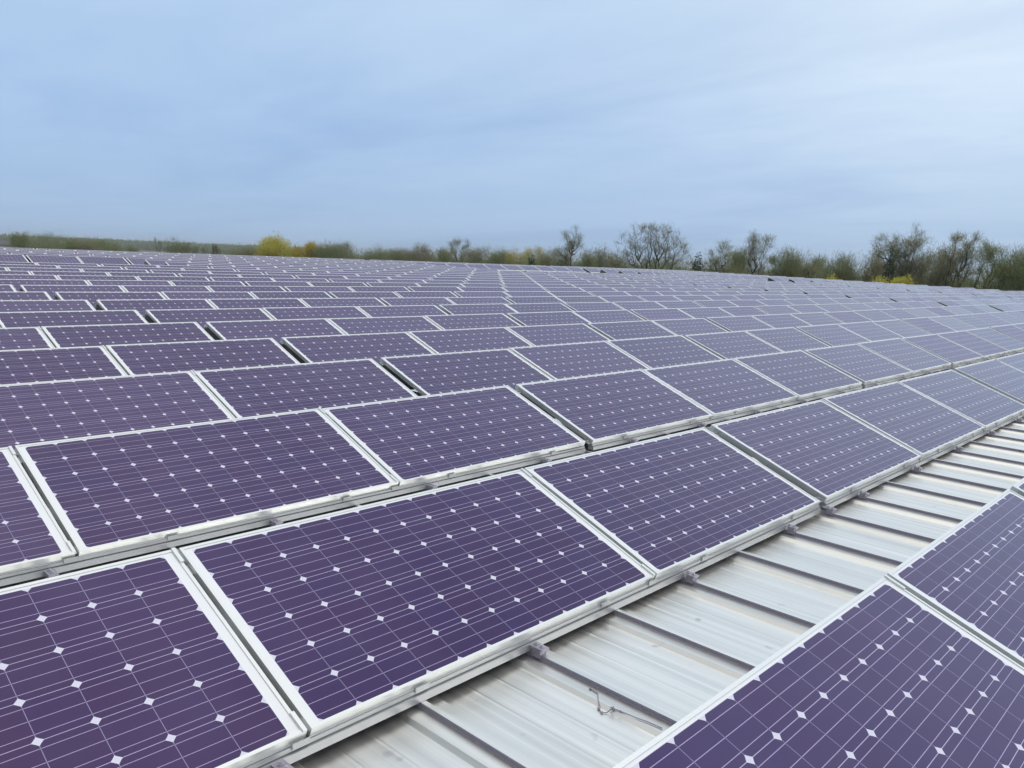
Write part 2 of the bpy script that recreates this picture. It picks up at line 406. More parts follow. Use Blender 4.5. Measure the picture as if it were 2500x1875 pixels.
# rack tables along X: (first frame edge, number of panels, x-scale)
SC = 1.016
TABLES = [(-0.611, 3, 1.0), (5.512, 3, SC), (11.74, 2, SC), (15.93, 3, SC), (22.14, 3, SC), (28.35, 3, SC), (34.56, 2, SC),
          (39.25, 3, SC), (45.46, 3, SC), (51.67, 2, SC), (55.86, 2, SC), (60.55, 3, SC), (66.76, 3, SC), (72.97, 3, SC), (79.18, 3, SC)]
GAPN = 0.0218
def rowY(k): return Y0ROW if k == 0 else Y1 + (k - 1) * PITCH
def drift(k): return -0.011 if k == 0 else min(0.0245 * (k - 1), 0.135)
def present(k, t):
    x0 = TABLES[t][0]
    if k in (16, 17, 18) and t <= 2: return False
    if 18 <= k <= 22 and 39 < x0 < 57: return False
    if 14 <= k <= 17 and 60 < x0 < 72: return False
    return True
NROWS = 25
MPROJ = camo.matrix_world.inverted()
def project(p):
    q = MPROJ @ p
    if q.z > -0.05: return None
    return (0.5 + q.x / -q.z * 2014.26 / 2500, 0.5 + q.y / -q.z * 2014.26 / 1875)
RT = Matrix.Rotation(TILT, 4, 'X')
rng = random.Random(5)
PANELS = []
for k in range(0, NROWS + 1):
    for t, (x0, n, sx) in enumerate(TABLES):
        if not present(k, t): continue
        if k == 0 and t > 2: continue
        for i in range(n):
            x = x0 + drift(k) * (1 if t else 0.6) + i * (PL + GAPN) * sx
            M = MR @ Matrix.Translation((x, rowY(k), Z0)) @ RT @ Matrix.Rotation(R(rng.gauss(0, 0.10)), 4, 'Y') @ Matrix.Rotation(R(rng.gauss(0, 0.15)), 4, 'X')
            cs = [project(M @ Vector((a * sx, b_, 0))) for a in (0, PL) for b_ in (VM0, VM0 + PW)]
            vis = all(c is not None for c in cs) and max(c[0] for c in cs) > 0.002 and min(c[0] for c in cs) < 0.998 and max(c[1] for c in cs) > 0.002
            area = 0
            if vis:
                a, b_, c_, d_ = cs[0], cs[2], cs[3], cs[1]
                cl_ = [(min(max(p_[0], 0), 1), min(max(p_[1], 0), 1)) for p_ in (a, b_, c_, d_)]
                area = 0.5 * abs(sum(cl_[j][0] * cl_[(j + 1) % 4][1] - cl_[(j + 1) % 4][0] * cl_[j][1] for j in range(4)))
                vis = area > 1e-7
            tone = 0.15
            r_ = rng.random()
            if t >= 3: tone = 2 + min(4, int(r_ * 5)) if r_ > 0.25 else 0
            else: tone = int(r_ * 4)
            PANELS.append(dict(k=k, t=t, i=i, n=n, M=M, sx=sx, area=area, vis=vis, tone=tone, u=sum(c[0] for c in cs) / 4 if vis else 9))
seen = sorted([p for p in PANELS if p['vis']], key=lambda p: -p['area'])
single = seen[:300]
ids = set(id(p) for p in single)
ORD = ['zeroth', 'first', 'second', 'third', 'fourth', 'fifth', 'sixth', 'seventh', 'eighth', 'ninth', 'tenth', 'eleventh', 'twelfth', 'thirteenth', 'fourteenth', 'fifteenth', 'sixteenth', 'seventeenth', 'eighteenth', 'nineteenth', 'twentieth', 'twenty-first', 'twenty-second', 'twenty-third', 'twenty-fourth', 'twenty-fifth', 'twenty-sixth', 'twenty-seventh', 'twenty-eighth', 'twenty-ninth', 'thirtieth'] + ['thirty-%s' % s_ for s_ in ('first', 'second', 'third', 'fourth', 'fifth', 'sixth', 'seventh', 'eighth', 'ninth')]
byrow = {}
for p in PANELS:
    if p['vis']: byrow.setdefault(p['k'], []).append(p)
for k, l in byrow.items():
    l.sort(key=lambda p: p['u'])
    for j, p in enumerate(l): p['pos'] = j + 1; p['cnt'] = len(l)
for p in single:
    root = empty('solar_panel'); root.matrix_world = p['M']; root.scale = (p['sx'], 1, 1)
    rowname = {0: 'front row at bottom right'}.get(p['k'], '%s row from the front' % ORD[p['k'] + 1])
    look = 'dark purple' if p['u'] < 0.42 or p['k'] < 2 else ('greyish purple' if p['u'] < 0.72 else 'pale grey-lilac')
    tag(root, '%s solar panel, %s from the left in the %s' % (look, ORD[p['pos']], rowname), 'solar panel', 'solar panels in tilted rows on the metal roof')
    obj('frame', FRAME, root); obj('laminate', LAMS[p['tone']], root)
    if p['k'] <= 5:
        if p['i'] < p['n'] - 1:
            for yy in (VM0 + 0.0, VM0 + PW - 0.085): obj('edge_clip', CLIP, root, (0, yy, 0))
            for yy in (VM0 + 0.012, VM0 + PW - 0.14): obj('joint_strap', STRAP, root, (0, yy, 0))
        if p['i'] == 0 and p['t'] > 0:
            for yy in (VM0 + 0.01, VM0 + PW - 0.10): obj('end_bracket', BRACK, root, (0, yy, 0))
# every further panel of the array, one object
fv = []; ff = []; fm = []; fuv = []; ft = []
fpv = [Vector(v_.co) for v_ in FRAME.vertices]; fpf = [list(p_.vertices) for p_ in FRAME.polygons]
lm = LAMS[0]; lpv = [Vector(v_.co) for v_ in lm.vertices]; lpf = [list(p_.vertices) for p_ in lm.polygons]
for p in PANELS:
    if id(p) in ids: continue
    Mx = p['M'] @ Matrix.Diagonal((p['sx'], 1, 1, 1)); k0 = len(fv)
    fv += [Mx @ v_ for v_ in fpv]
    for q in fpf: ff.append([k0 + i for i in q]); fm.append(1); fuv += [(9, 9)] * len(q); ft.append(0)
    k0 = len(fv); fv += [Mx @ v_ for v_ in lpv]
    for j, q in enumerate(lpf):
        ff.append([k0 + i for i in q]); fm.append(0 if j == 0 else 2); fuv += [(lpv[i].x - MX, lpv[i].y) for i in q]; ft.append(TONES[p['tone']])
me = mesh('solar_panel_field', fv, ff, [M_LAM, M_ALU, M_BACK], fm)
uvl = me.uv_layers.new(name='cells'); uvl.data.foreach_set('uv', [c for uv_ in fuv for c in uv_])
at = me.attributes.new('tone', 'FLOAT', 'FACE'); at.data.foreach_set('value', ft)
o = obj('solar_panel_field', me)
tag(o, 'remaining small distant solar panels filling the far rows of the roof', 'solar panels', kind='stuff')

# ------------------------------------------------------------------ mounting racks and seam clamps
st_, ct_ = math.sin(TILT), math.cos(TILT)
FY, FZ = VM0 * ct_, VM0 * st_             # frame's lower front edge, relative to the row origin
BY, BZ = FY + PD * st_, FZ - PD * ct_     # frame's lower bottom edge
def rail_poly(Y, Z):
    y, z = Y + FY, Z
    bz = Z + BZ - 0.0005
    return [(y + 0.006, bz), (y + 0.006, 0.0965), (y + 0.016, 0.0965), (y + 0.016, 0.0895), (y - 0.006, 0.0895), (y - 0.006, 0.060), (y + 0.050, 0.060), (y + 0.050, bz)]
def front_rail(len_, tabs):
    mb = MB()
    mb.prism(rail_poly(0, Z0), 0, len_)
    # thin upstand in front of the frame with clip tabs
    y = FY; zt = Z0 + BZ
    mb.box((0.0, y + 0.0035, zt - 0.012), (len_, y + 0.0058, zt + 0.003))
    for x in tabs:
        mb.box((x, y - 0.0030, zt - 0.006), (x + 0.065, y - 0.0005, zt + 0.016))
        mb.box((x - 0.003, y - 0.0020, zt - 0.001), (x, y + 0.003, zt + 0.015), 1)
    return mb.mesh('front_rail', [M_RAIL, M_STEEL])
RLEN = {}
SV = (VM0 + PW) ; TY, TZ = SV * ct_, SV * st_
UY, UZ = TY + PD * st_, TZ - PD * ct_     # frame's rear bottom edge
def rear_rail(len_):
    mb = MB(); z = Z0 + UZ - 0.004
    mb.box((0, UY - 0.055, z - 0.045), (len_, UY - 0.012, z))
    return mb.mesh('rear_rail', M_RAIL)
def rear_post():
    mb = MB(); z = Z0 + UZ - 0.052
    mb.box((-0.02, UY - 0.050, SEAM + 0.001), (0.02, UY - 0.046, z)); mb.box((-0.02, UY - 0.0455, SEAM + 0.001), (-0.016, UY - 0.015, z))
    mb.box((-0.03, UY - 0.06, SEAM - 0.014), (0.03, UY + 0.0, SEAM + 0.0005))
    return mb.mesh('rear_post', M_STEEL)
def light_blocker(len_):  # unseen sheet added behind each rack to keep light out from under the panels
    mb = MB(); z = Z0 + UZ - 0.006
    a, b_ = (UY - 0.008, z), (UY + 0.10, SEAM + 0.006)
    mb.prism([a, (a[0] + 0.002, a[1]), (b_[0] + 0.002, b_[1]), b_], 0, len_)
    return mb.mesh('rear_light_blocker', M_RAIL)
POST = rear_post()
def tlen(t): return TABLES[t][1] * PL * TABLES[t][2] + (TABLES[t][1] - 1) * GAPN * TABLES[t][2]
FR, RR, BLK = {}, {}, {}
def rail_meshes(t):
    ln = round(tlen(t), 3)
    if ln not in FR:
        n = TABLES[t][1]; sx = TABLES[t][2]
        tabs = []
        for i in range(n):
            for fr_ in (0.22, 0.78): tabs.append((i * (PL + GAPN) + fr_ * PL) * sx)
            if i < n - 1: tabs.append((i * (PL + GAPN) + PL) * sx - 0.05)
        FR[ln] = front_rail(ln, tabs); RR[ln] = rear_rail(ln); BLK[ln] = light_blocker(ln)
    return FR[ln], RR[ln], BLK[ln]
racks_far = MB()
TBL = ['leftmost', 'second', 'third', 'fourth', 'fifth', 'sixth', 'seventh']
posx = lambda xa, xb: [SX0 + k * SP for k in range(math.ceil((xa - SX0) / SP), math.floor((xb - SX0) / SP) + 1)]
clampspots = []
for k in range(0, NROWS + 1):
    for t in range(len(TABLES)):
        if not present(k, t) or (k == 0 and t > 2): continue
        x0 = TABLES[t][0] + drift(k) * (1 if t else 0.6); ln = tlen(t)
        pc = project(MR @ Vector((x0, rowY(k), 0.1))); pd = project(MR @ Vector((x0 + ln, rowY(k), 0.1)))
        infr = any(c_ is not None and -0.02 < c_[0] < 1.02 and -0.05 < c_[1] for c_ in (pc, pd))
        if 0 < k <= 3 and t <= 5 and infr:
            root = empty('mounting_rack', MR @ Vector((x0, rowY(k), 0))); root.rotation_euler = (SLOPE, 0, 0)
            a, b_, blk = rail_meshes(t)
            obj('front_rail', a, root); obj('rear_rail', b_, root); obj('rear_light_blocker', blk, root)
            for sxp in posx(x0 + 0.15, x0 + ln - 0.15)[1::2]: obj('rear_post', POST, root, (sxp - x0, 0, 0))
            tag(root, 'aluminium rack under the %s run of panels in the %s row' % (TBL[t], ORD[k + 1]), 'mounting rack', 'aluminium racks under the panel rows')
        else:
            y = rowY(k)
            racks_far.prism([(y + a_, z) for a_, z in rail_poly(0, Z0)], x0, x0 + ln)
            z = Z0 + UZ - 0.004
            racks_far.box((x0, y + UY - 0.055, z - 0.045), (x0 + ln, y + UY - 0.012, z))
            racks_far.prism([(y + UY - 0.008, z), (y + UY - 0.006, z), (y + UY + 0.102, SEAM + 0.006), (y + UY + 0.10, SEAM + 0.006)], x0, x0 + ln)  # same added rear sheet, darkening the space below the distant rows
            for sxp in posx(x0 + 0.15, x0 + ln - 0.15)[1::3]: racks_far.box((sxp - 0.02, y + UY - 0.05, SEAM), (sxp + 0.02, y + UY - 0.02, z - 0.046))
        ss = posx(x0 - 0.03, x0 + ln)
        use = [s_ for s_ in ss if round((s_ - SX0) / SP) % 2 == 1]
        if ss and t > 0 and ss[0] - x0 < 0.3 and ss[0] not in use: use = [ss[0]] + use
        if 0 < k <= 3:
            for s_ in use: clampspots.append((k, t, s_))
o = obj('rear_mounting_racks', racks_far.mesh('rear_mounting_racks', M_RAIL), rot=(SLOPE, 0, 0))
tag(o, 'aluminium rails carrying the more distant panel rows', 'mounting racks', kind='stuff')
# clamp: folded bracket straddling the seam, bolted top plate reaching under the rail
mb = MB(); yc = FY
zt = 0.0895
mb.box((-0.022, yc - 0.074, CZ + 0.0185), (0.022, yc - 0.0075, CZ + 0.0222)); mb.box((-0.022, yc - 0.0075, CZ + 0.019), (0.022, yc + 0.012, CZ + 0.022))
mb.box((-0.0225, yc - 0.0775, CZ + 0.013), (0.0225, yc - 0.0745, CZ + 0.0222))
PLATE = mb.mesh('top_plate', M_STEEL)
mb = MB()
for xs in (-0.0195, 0.0150):
    mb.box((xs, yc - 0.066, SHO + 0.010), (xs + 0.0045, yc - 0.022, CZ + 0.0180))
mb.box((-0.0145, yc - 0.064, SEAM + 0.0005), (0.0145, yc - 0.024, CZ + 0.011))
mb.cyl((-0.026, yc - 0.044, SHO + 0.020), (-0.0198, yc - 0.044, SHO + 0.020), 0.006, n=6)
SADDLE = mb.mesh('saddle', M_STEEL)
mb = MB(); mb.cyl((0, 0, 0), (0, 0, 0.006), 0.0105, n=6); mb.cyl((0, 0, 0.006), (0, 0, 0.012), 0.006, n=8)
BOLT = mb.mesh('bolt', M_BOLT)
cnt = {}
for k, t, x in clampspots:
    P_ = MR @ Vector((x - 0.002, rowY(k), 0))
    pj = project(MR @ Vector((x, rowY(k) - 0.05, 0.08)))
    if pj is None or not (-0.01 < pj[0] < 1.01) or pj[1] < -0.02: continue
    cnt.setdefault(k, []).append((pj[0], P_, x))
for k, l in cnt.items():
    l.sort(key=lambda a: a[0])
    for j, (u_, P_, x) in enumerate(l):
        root = empty('seam_clamp', P_); root.rotation_euler = (SLOPE, 0, 0)
        obj('top_plate', PLATE, root); obj('saddle', SADDLE, root)
        for yy in (-0.026, -0.056): obj('bolt', BOLT, root, (0.0, yc + yy, CZ + 0.0223))
        tag(root, 'grey bolted roof clamp, %s from the left along the rail of the %s row' % (ORD[j + 1], ORD[k + 1]), 'clamp', 'seam clamps along the lower rails')

# ------------------------------------------------------------------ scrap of knotted string on the roof
pts = [(2.458, 1.753), (2.453, 1.713), (2.425, 1.690), (2.389, 1.658), (2.377, 1.635), (2.392, 1.622), (2.41, 1.612), (2.415, 1.581), (2.423, 1.507), (2.431, 1.473), (2.437, 1.410)]
mb = MB()
pz = [0.042 if 2.30 < x < 2.46 and False else PAN + 0.004 for x, y in pts]
def rz(x):
    d = abs((x - SX0 + SP / 2) % SP - SP / 2)
    return SHO if d < 0.096 else PAN
P3 = [Vector((x - 0.02, y, rz(x - 0.02) + 0.004)) for x, y in pts]
for a, b_ in zip(P3[:-1], P3[1:]): mb.cyl(a, b_, 0.0020, n=6)
for c_, r_ in ((3, 0.0055), (4, 0.005), (6, 0.007), (7, 0.004), (0, 0.005)):
    for j in range(3):
        a = P3[c_]; d = Vector((math.cos(j * 2.1), math.sin(j * 2.1), 0.3)) * r_
        mb.cyl(a - d, a + d, r_ * 0.45, n=6)
o = obj('string', mb.mesh('string', M_STRING), rot=(SLOPE, 0, 0))
tag(o, 'knotted scrap of grey string lying on the bare metal roof between two seams', 'string')

# ------------------------------------------------------------------ trees
M_BARK = simple('bark', (0.095, 0.085, 0.058), 0.95, 0, 0.2, 3)
def leafmat(name, a, b_):
    m, t, bs = mat(name)
    gi = N(t, 'ShaderNodeNewGeometry')
    f = gi.outputs['Random Per Island']
    L(t, mixc(t, f, a, b_), bs.inputs['Base Color']); bs.inputs['Roughness'].default_value = 0.9
    bs.inputs['Specular IOR Level'].default_value = 0.1
    tl = N(t, 'ShaderNodeBsdfTranslucent'); L(t, bs.inputs['Base Color'].links[0].from_socket, tl.inputs[0])
    mxs = N(t, 'ShaderNodeMixShader'); mxs.inputs[0].default_value = 0.45
    L(t, bs.outputs[0], mxs.inputs[1]); L(t, tl.outputs[0], mxs.inputs[2]); L(t, mxs.outputs[0], t.nodes['Material Output'].inputs[0])
    return m
M_TWIG = leafmat('bare_twigs', (0.24, 0.235, 0.125), (0.38, 0.365, 0.21))
M_BUD = leafmat('budding_twigs', (0.22, 0.245, 0.1), (0.35, 0.36, 0.18))
M_BROWN = leafmat('brown_twigs', (0.26, 0.23, 0.12), (0.38, 0.34, 0.2))
M_WILLOW = leafmat('willow_leaves', (0.54, 0.49, 0.07), (0.7, 0.63, 0.15))
M_OCHRE = leafmat('ochre_leaves', (0.48, 0.39, 0.055), (0.6, 0.5, 0.1))
M_FIR = leafmat('evergreen_needles', (0.075, 0.095, 0.045), (0.13, 0.16, 0.075))
M_HAZY = leafmat('far_twigs', (0.25, 0.27, 0.15), (0.36, 0.37, 0.23))

def skeleton(rg, h, spread, trunks=1, fork=0.35, levels=5, lean=0.0, wig=0.25, r0=None, up=0.35):
    """returns list of (p0, p1, r0, r1, level) and list of tips (p, dir, level)"""
    segs = []; tips = []
    r0 = r0 or h * 0.016
    def grow(p, d, ln, r, lv):
        n = 3 if lv < 3 else 2
        for s_ in range(n):
            d = (d + Vector((rg.gauss(0, wig), rg.gauss(0, wig), rg.gauss(0, wig * 0.5) + up * 0.10))).normalized()
            q = p + d * (ln / n); r2 = r * 0.86
            segs.append((p, q, r, r2, lv)); p, r = q, r2
            if lv >= 2 and s_ < n - 1 and rg.random() < 0.75 and lv < levels:
                sd_ = (d + Vector((rg.gauss(0, .8), rg.gauss(0, .8), rg.gauss(0.1, .4)))).normalized()
                grow(p, sd_, ln * 0.55, r * 0.5, lv + 2 if lv + 2 <= levels else levels)
        if lv >= levels:
            tips.append((p, d)); return
        m = 2 if rg.random() < 0.6 else 3
        a0 = rg.random() * 6.28
        for j in range(m):
            a = a0 + j * 6.283 / m + rg.gauss(0, .3)
            side = Vector((math.cos(a), math.sin(a), 0)) * spread
            nd = (d + side + Vector((0, 0, up * 0.5))).normalized()
            grow(p, nd, ln * rg.uniform(0.66, 0.86), r * (0.72 if m == 2 else 0.6), lv + 1)
    for t_ in range(trunks):
        a = rg.random() * 6.28 if trunks == 1 else t_ * 6.283 / trunks + rg.random()
        off = Vector((math.cos(a), math.sin(a), 0)) * (0 if trunks == 1 else h * 0.04)
        d = Vector((math.cos(a) * (lean if trunks == 1 else lean + 0.28), math.sin(a) * (lean if trunks == 1 else lean + 0.28), 1)).normalized()
        grow(off, d, h * fork, r0 / math.sqrt(trunks) * 1.2, 0)
    return segs, tips
def fit(segs, tips, h, w, extra):
    """scale the skeleton to the wanted height and width"""
    P = np.array([list(s_[1]) for s_ in segs] + [list(t_[0]) for t_ in tips])
    zs = (h - extra) / P[:, 2].max(); xw = max(np.percentile(np.hypot(P[:, 0], P[:, 1]), 97), 0.1)
    xs = max((w / 2 - extra * 0.5), 0.3) / xw
    sc = Vector((xs, xs, zs))
    mul = lambda p: Vector((p.x * sc.x, p.y * sc.y, p.z * sc.z))
    return [(mul(a), mul(b_), r, r2, lv) for a, b_, r, r2, lv in segs], [(mul(p), Vector((d.x * xs, d.y * xs, d.z * zs)).normalized()) for p, d in tips]
def limb_mesh(segs, minr=0.012):
    mb = MB()
    for a, b_, r, r2, lv in segs: mb.cyl(a, b_, max(r, minr), max(r2, minr), n=6 if lv < 2 else 4, cap=False)
    return mb.mesh('trunk', M_BARK, smooth=True)
def slivers(rg, pts, dirs, n, ln, wd, jit, droop=0.0):
    """n thin triangles spread round the given points"""
    pts = np.asarray(pts); dirs = np.asarray(dirs)
    i = rg.integers(0, len(pts), n)
    base = pts[i] + rg.normal(0, jit, (n, 3)) * np.array([1, 1, .8])
    d = dirs[i] + rg.normal(0, 0.55, (n, 3)); d[:, 2] += 0.15 - droop
    d /= np.linalg.norm(d, axis=1)[:, None]
    s_ = np.cross(d, rg.normal(0, 1, (n, 3))); s_ /= np.linalg.norm(s_, axis=1)[:, None] + 1e-9
    l_ = ln * rg.uniform(.6, 1.35, (n, 1)); w_ = wd * rg.uniform(.6, 1.3, (n, 1))
    return np.stack([base - s_ * w_ / 2, base + s_ * w_ / 2, base + d * l_], 1)
GT = 'trees along the far edge of the roof'
def tree(name, x, y, h, w, label, cat='tree', seed=1, trunks=1, fork=0.32, spread=0.55, levels=5, lean=0.05, wig=0.16, n=5000, ln=0.9, wd=0.05, jit=0.45, twig=None, dense=0.0, droop=0.0, low=0.12, r0=None, up=0.35, group=GT):
    rg = random.Random(seed); ng = np.random.default_rng(seed)
    segs, tips = skeleton(rg, h, spread, trunks, fork, levels, lean, wig, r0, up)
    segs, tips = fit(segs, tips, h, w, ln * 0.6)
    fine = [s_ for s_ in segs if s_[4] >= max(2, levels - 2)]
    pts = [list(t_[0]) for t_ in tips] * 2 + [list((s_[0] + s_[1]) / 2) for s_ in fine]
    dirs = [list(t_[1]) for t_ in tips] * 2 + [list((s_[1] - s_[0]).normalized()) for s_ in fine]
    V = [slivers(ng, pts, dirs, n, ln, wd, jit, droop)]
    if dense:
        # clumps through the crown volume, uneven sizes
        nc = 26
        c = ng.normal(0, 1, (nc, 3)); c /= np.linalg.norm(c, axis=1)[:, None]
        c *= ng.uniform(0.25, 1.0, (nc, 1)) ** 0.5
        cen = c * np.array([w * 0.36, w * 0.36, h * (1 - low) * 0.40]) + np.array([0, 0, h * (low + (1 - low) * 0.48)])
        rad = ng.uniform(0.10, 0.22, nc) * w
        m = int(n * dense); i = ng.integers(0, nc, m)
        p = cen[i] + ng.normal(0, 0.5, (m, 3)) * rad[i][:, None]
        p = p[p[:, 2] > 0.3]
        dd = p - np.array([0, 0, h * 0.2]); dd /= np.linalg.norm(dd, axis=1)[:, None]
        V.append(slivers(ng, p, dd, len(p), ln, wd * 1.5, 0.12, droop))
    V = np.concatenate(V); V[:, :, 2] = np.maximum(V[:, :, 2], 0.05)
    root = empty(name, (x, y, GZ))
    obj('trunk', limb_mesh(segs), root); obj('crown', tri_mesh('crown', V, twig or M_TWIG), root)
    return tag(root, label, cat, group)
def fir(x, y, h, w, label, seed, name='evergreen_tree', group=GT):
    ng = np.random.default_rng(seed); n = 5000
    z = h * (0.04 + 0.96 * (1 - np.sqrt(ng.uniform(0, 1, n)))); a = ng.uniform(0, 6.283, n)
    tier = 0.75 + 0.25 * np.cos(z / h * 55)
    r = w / 2 * (1 - z / h) ** 0.55 * np.sqrt(ng.uniform(0.15, 1, n)) * tier
    p = np.stack([r * np.cos(a), r * np.sin(a), z], 1); d = np.stack([np.cos(a), np.sin(a), -0.25 + 0 * a], 1)
    V = slivers(ng, p, d, n, 0.55, 0.12, 0.08)
    root = empty(name, (x, y, GZ))
    mb = MB(); mb.cyl((0, 0, 0), (0, 0, h * 0.97), h * 0.018, 0.02, n=7)
    obj('trunk', mb.mesh('trunk', M_BARK), root); obj('crown', tri_mesh('crown', V, M_FIR), root)
    return tag(root, label, 'tree', group)

def custom(name, x, y, h, mpp, cx, ytop, limbs, label, seed, twig=None, n=4200, ln=0.7, wd=0.028, sub=2.4, r0=0.20, lv=3, group=GT):
    """limbs drawn as bent lines (across, height) in a plane facing the roof, then pushed apart in depth"""
    rg = random.Random(seed); ng = np.random.default_rng(seed)
    segs = []; tips = []
    yg = ytop + h / mpp
    ax = Vector((-y, x, 0)).normalized() * -1; dp = Vector((x, y, 0)).normalized()
    def grow(p, d, l_, r, k):
        for s_ in range(2):
            d = (d + Vector((rg.gauss(0, .28), rg.gauss(0, .28), rg.gauss(0.03, .16)))).normalized()
            q = p + d * l_ / 2; segs.append((p, q, r, r * .8, 6 - k)); p, r = q, r * .8
        if k <= 0: tips.append((p, d)); return
        for j in range(2 if rg.random() < .5 else 3):
            nd = (d + Vector((rg.gauss(0, .55), rg.gauss(0, .55), rg.gauss(0.12, .3)))).normalized()
            grow(p, nd, l_ * rg.uniform(.6, .85), r * .65, k - 1)
    for li, lb in enumerate(limbs):
        z0 = rg.gauss(0, h * .02); z1 = rg.gauss(0, h * .14)
        P_ = []
        for j, (a, b_) in enumerate(lb):
            f = j / (len(lb) - 1)
            P_.append(ax * ((a - cx) * mpp) + dp * (z0 + (z1 - z0) * f) + Vector((0, 0, max(0, (yg - b_) * mpp))))
        if P_[0].z > h * .12 and P_[0].z < h * .55 and lb[0][1] > ytop + (yg - ytop) * .40:
            P_.insert(0, Vector((P_[0].x * .8, P_[0].y * .8, 0)))
        # subdivide with a little wobble
        Q = [P_[0]]
        for a, b_ in zip(P_[:-1], P_[1:]):
            for j in range(1, 4):
                w_ = (b_ - a).length * .05
                Q.append(a.lerp(b_, j / 3) + Vector((rg.gauss(0, w_), rg.gauss(0, w_), rg.gauss(0, w_))) * (0 if j == 3 else 1))
        m = len(Q) - 1
        for j in range(m):
            ra = r0 * (1 - .78 * j / m); rb = r0 * (1 - .78 * (j + 1) / m)
            segs.append((Q[j], Q[j + 1], ra, rb, 0))
            if Q[j].z > h * .42 and rg.random() < .9:
                d = (Q[j + 1] - Q[j]).normalized()
                nd = (d + Vector((rg.gauss(0, .7), rg.gauss(0, .7), rg.gauss(.1, .3)))).normalized()
                grow(Q[j + 1], nd, sub * rg.uniform(.6, 1), ra * .45, lv - 1)
        grow(Q[-1], (Q[-1] - Q[-2]).normalized(), sub, r0 * .22, lv)
    zs = (h - ln * .5) / max(t_[0].z for t_ in tips)
    xm = (max(a for lb in limbs for a, b_ in lb) - min(a for lb in limbs for a, b_ in lb)) * mpp
    pr = [t_[0].dot(ax) for t_ in tips]; xs = min(1.0, (xm + 1.0) / (max(pr) - min(pr)))
    mul = lambda p: Vector((p.x * xs, p.y * xs, p.z * zs))
    segs = [(mul(a), mul(b_), r, r2, lv_) for a, b_, r, r2, lv_ in segs]; tips = [(mul(p), d) for p, d in tips]
    fine = [s_ for s_ in segs if s_[4] >= 5]
    pts = [list(t_[0]) for t_ in tips] * 2 + [list((s_[0] + s_[1]) / 2) for s_ in fine]
    dirs = [list(t_[1]) for t_ in tips] * 2 + [list((s_[1] - s_[0]).normalized()) for s_ in fine]
    V = slivers(ng, pts, dirs, n, ln, wd, 0.28)
    root = empty(name, (x, y, GZ))
    obj('trunk', limb_mesh(segs, 0.014), root); obj('crown', tri_mesh('crown', V, twig or M_TWIG), root)
    return tag(root, label, 'tree', group)

thick = dict(fork=0.26, spread=0.6, levels=5, dense=1.15, n=5200, ln=0.65, wd=0.040, jit=0.6)
sparse = dict(fork=0.30, spread=0.5, levels=6, n=5200, ln=0.75, wd=0.028, jit=0.3)
tree('bare_tree', 112.5, 404.6, 10.9, 9, 'faint pale twiggy tree behind the pale building at the left edge', seed=11, twig=M_HAZY, **thick)
tree('bushy_tree', 73.6, 249.3, 12.3, 9, 'dense olive bushy tree, first beside the pale building at the left edge', seed=12, twig=M_BUD, **{**thick, 'dense': 1.7})
tree('bushy_tree', 101.8, 313.9, 13.1, 14, 'pale loose-crowned tree just right of the leftmost dense bushy tree', seed=13, twig=M_HAZY, **{**thick, 'dense': .8})
tree('bushy_tree', 84.8, 235.1, 11.3, 9, 'brownish round-headed tree in the low left part of the treeline', seed=14, twig=M_BROWN, **{**thick, 'dense': 1.6})
tree('bushy_tree', 81.2, 236.4, 11.0, 8, 'low olive tree left of the brownish round-headed tree', seed=15, twig=M_BUD, **thick)
tree('bushy_tree', 97.0, 252.0, 11.0, 9, 'grey-olive low tree right of the brownish round-headed tree', seed=16, twig=M_BUD, **thick)
tree('bushy_tree', 104.5, 259.8, 9.9, 8, 'low dark bush-like tree where the left clump of trees tapers off', seed=17, twig=M_BUD, **{**thick, 'dense': 1.5})
tree('sapling', 170.1, 384.0, 14.4, 5, 'thin pale sapling standing alone before the far hazy woods', seed=18, twig=M_HAZY, **{**sparse, 'n': 1800})
tree('multi_stem_tree', 116.6, 243.5, 13.4, 14, 'fan-shaped many-stemmed pale green tree left of the yellow willow', seed=19, trunks=5, twig=M_BUD, **{**sparse, 'wd': 0.05, 'n': 5200, 'spread': .35})
tree('bare_tree', 118.8, 231.3, 11.9, 5, 'small dark bare tree right of the fan-shaped many-stemmed tree', seed=20, twig=M_TWIG, **{**sparse, 'n': 1500})
tree('bushy_tree', 122.1, 218.1, 10.7, 11, 'low brown-green rounded bush-like tree touching the left side of the willow', seed=21, twig=M_BROWN, **{**thick, 'dense': 1.5})
tree('willow', 124.0, 205.4, 13.9, 13.5, 'bright yellow-green willow with a low rounded crown', seed=22, twig=M_WILLOW, fork=0.22, spread=0.75, levels=5, n=5000, ln=0.7, wd=0.09, jit=0.5, droop=0.6, dense=1.3, low=0.25)
tree('willow', 127.2, 197.6, 13.0, 9.5, 'ochre-yellow willow overlapping the right side of the bright yellow one', seed=23, twig=M_OCHRE, fork=0.22, spread=0.75, levels=5, n=4500, ln=0.7, wd=0.09, jit=0.5, droop=0.6, dense=1.3, low=0.25)
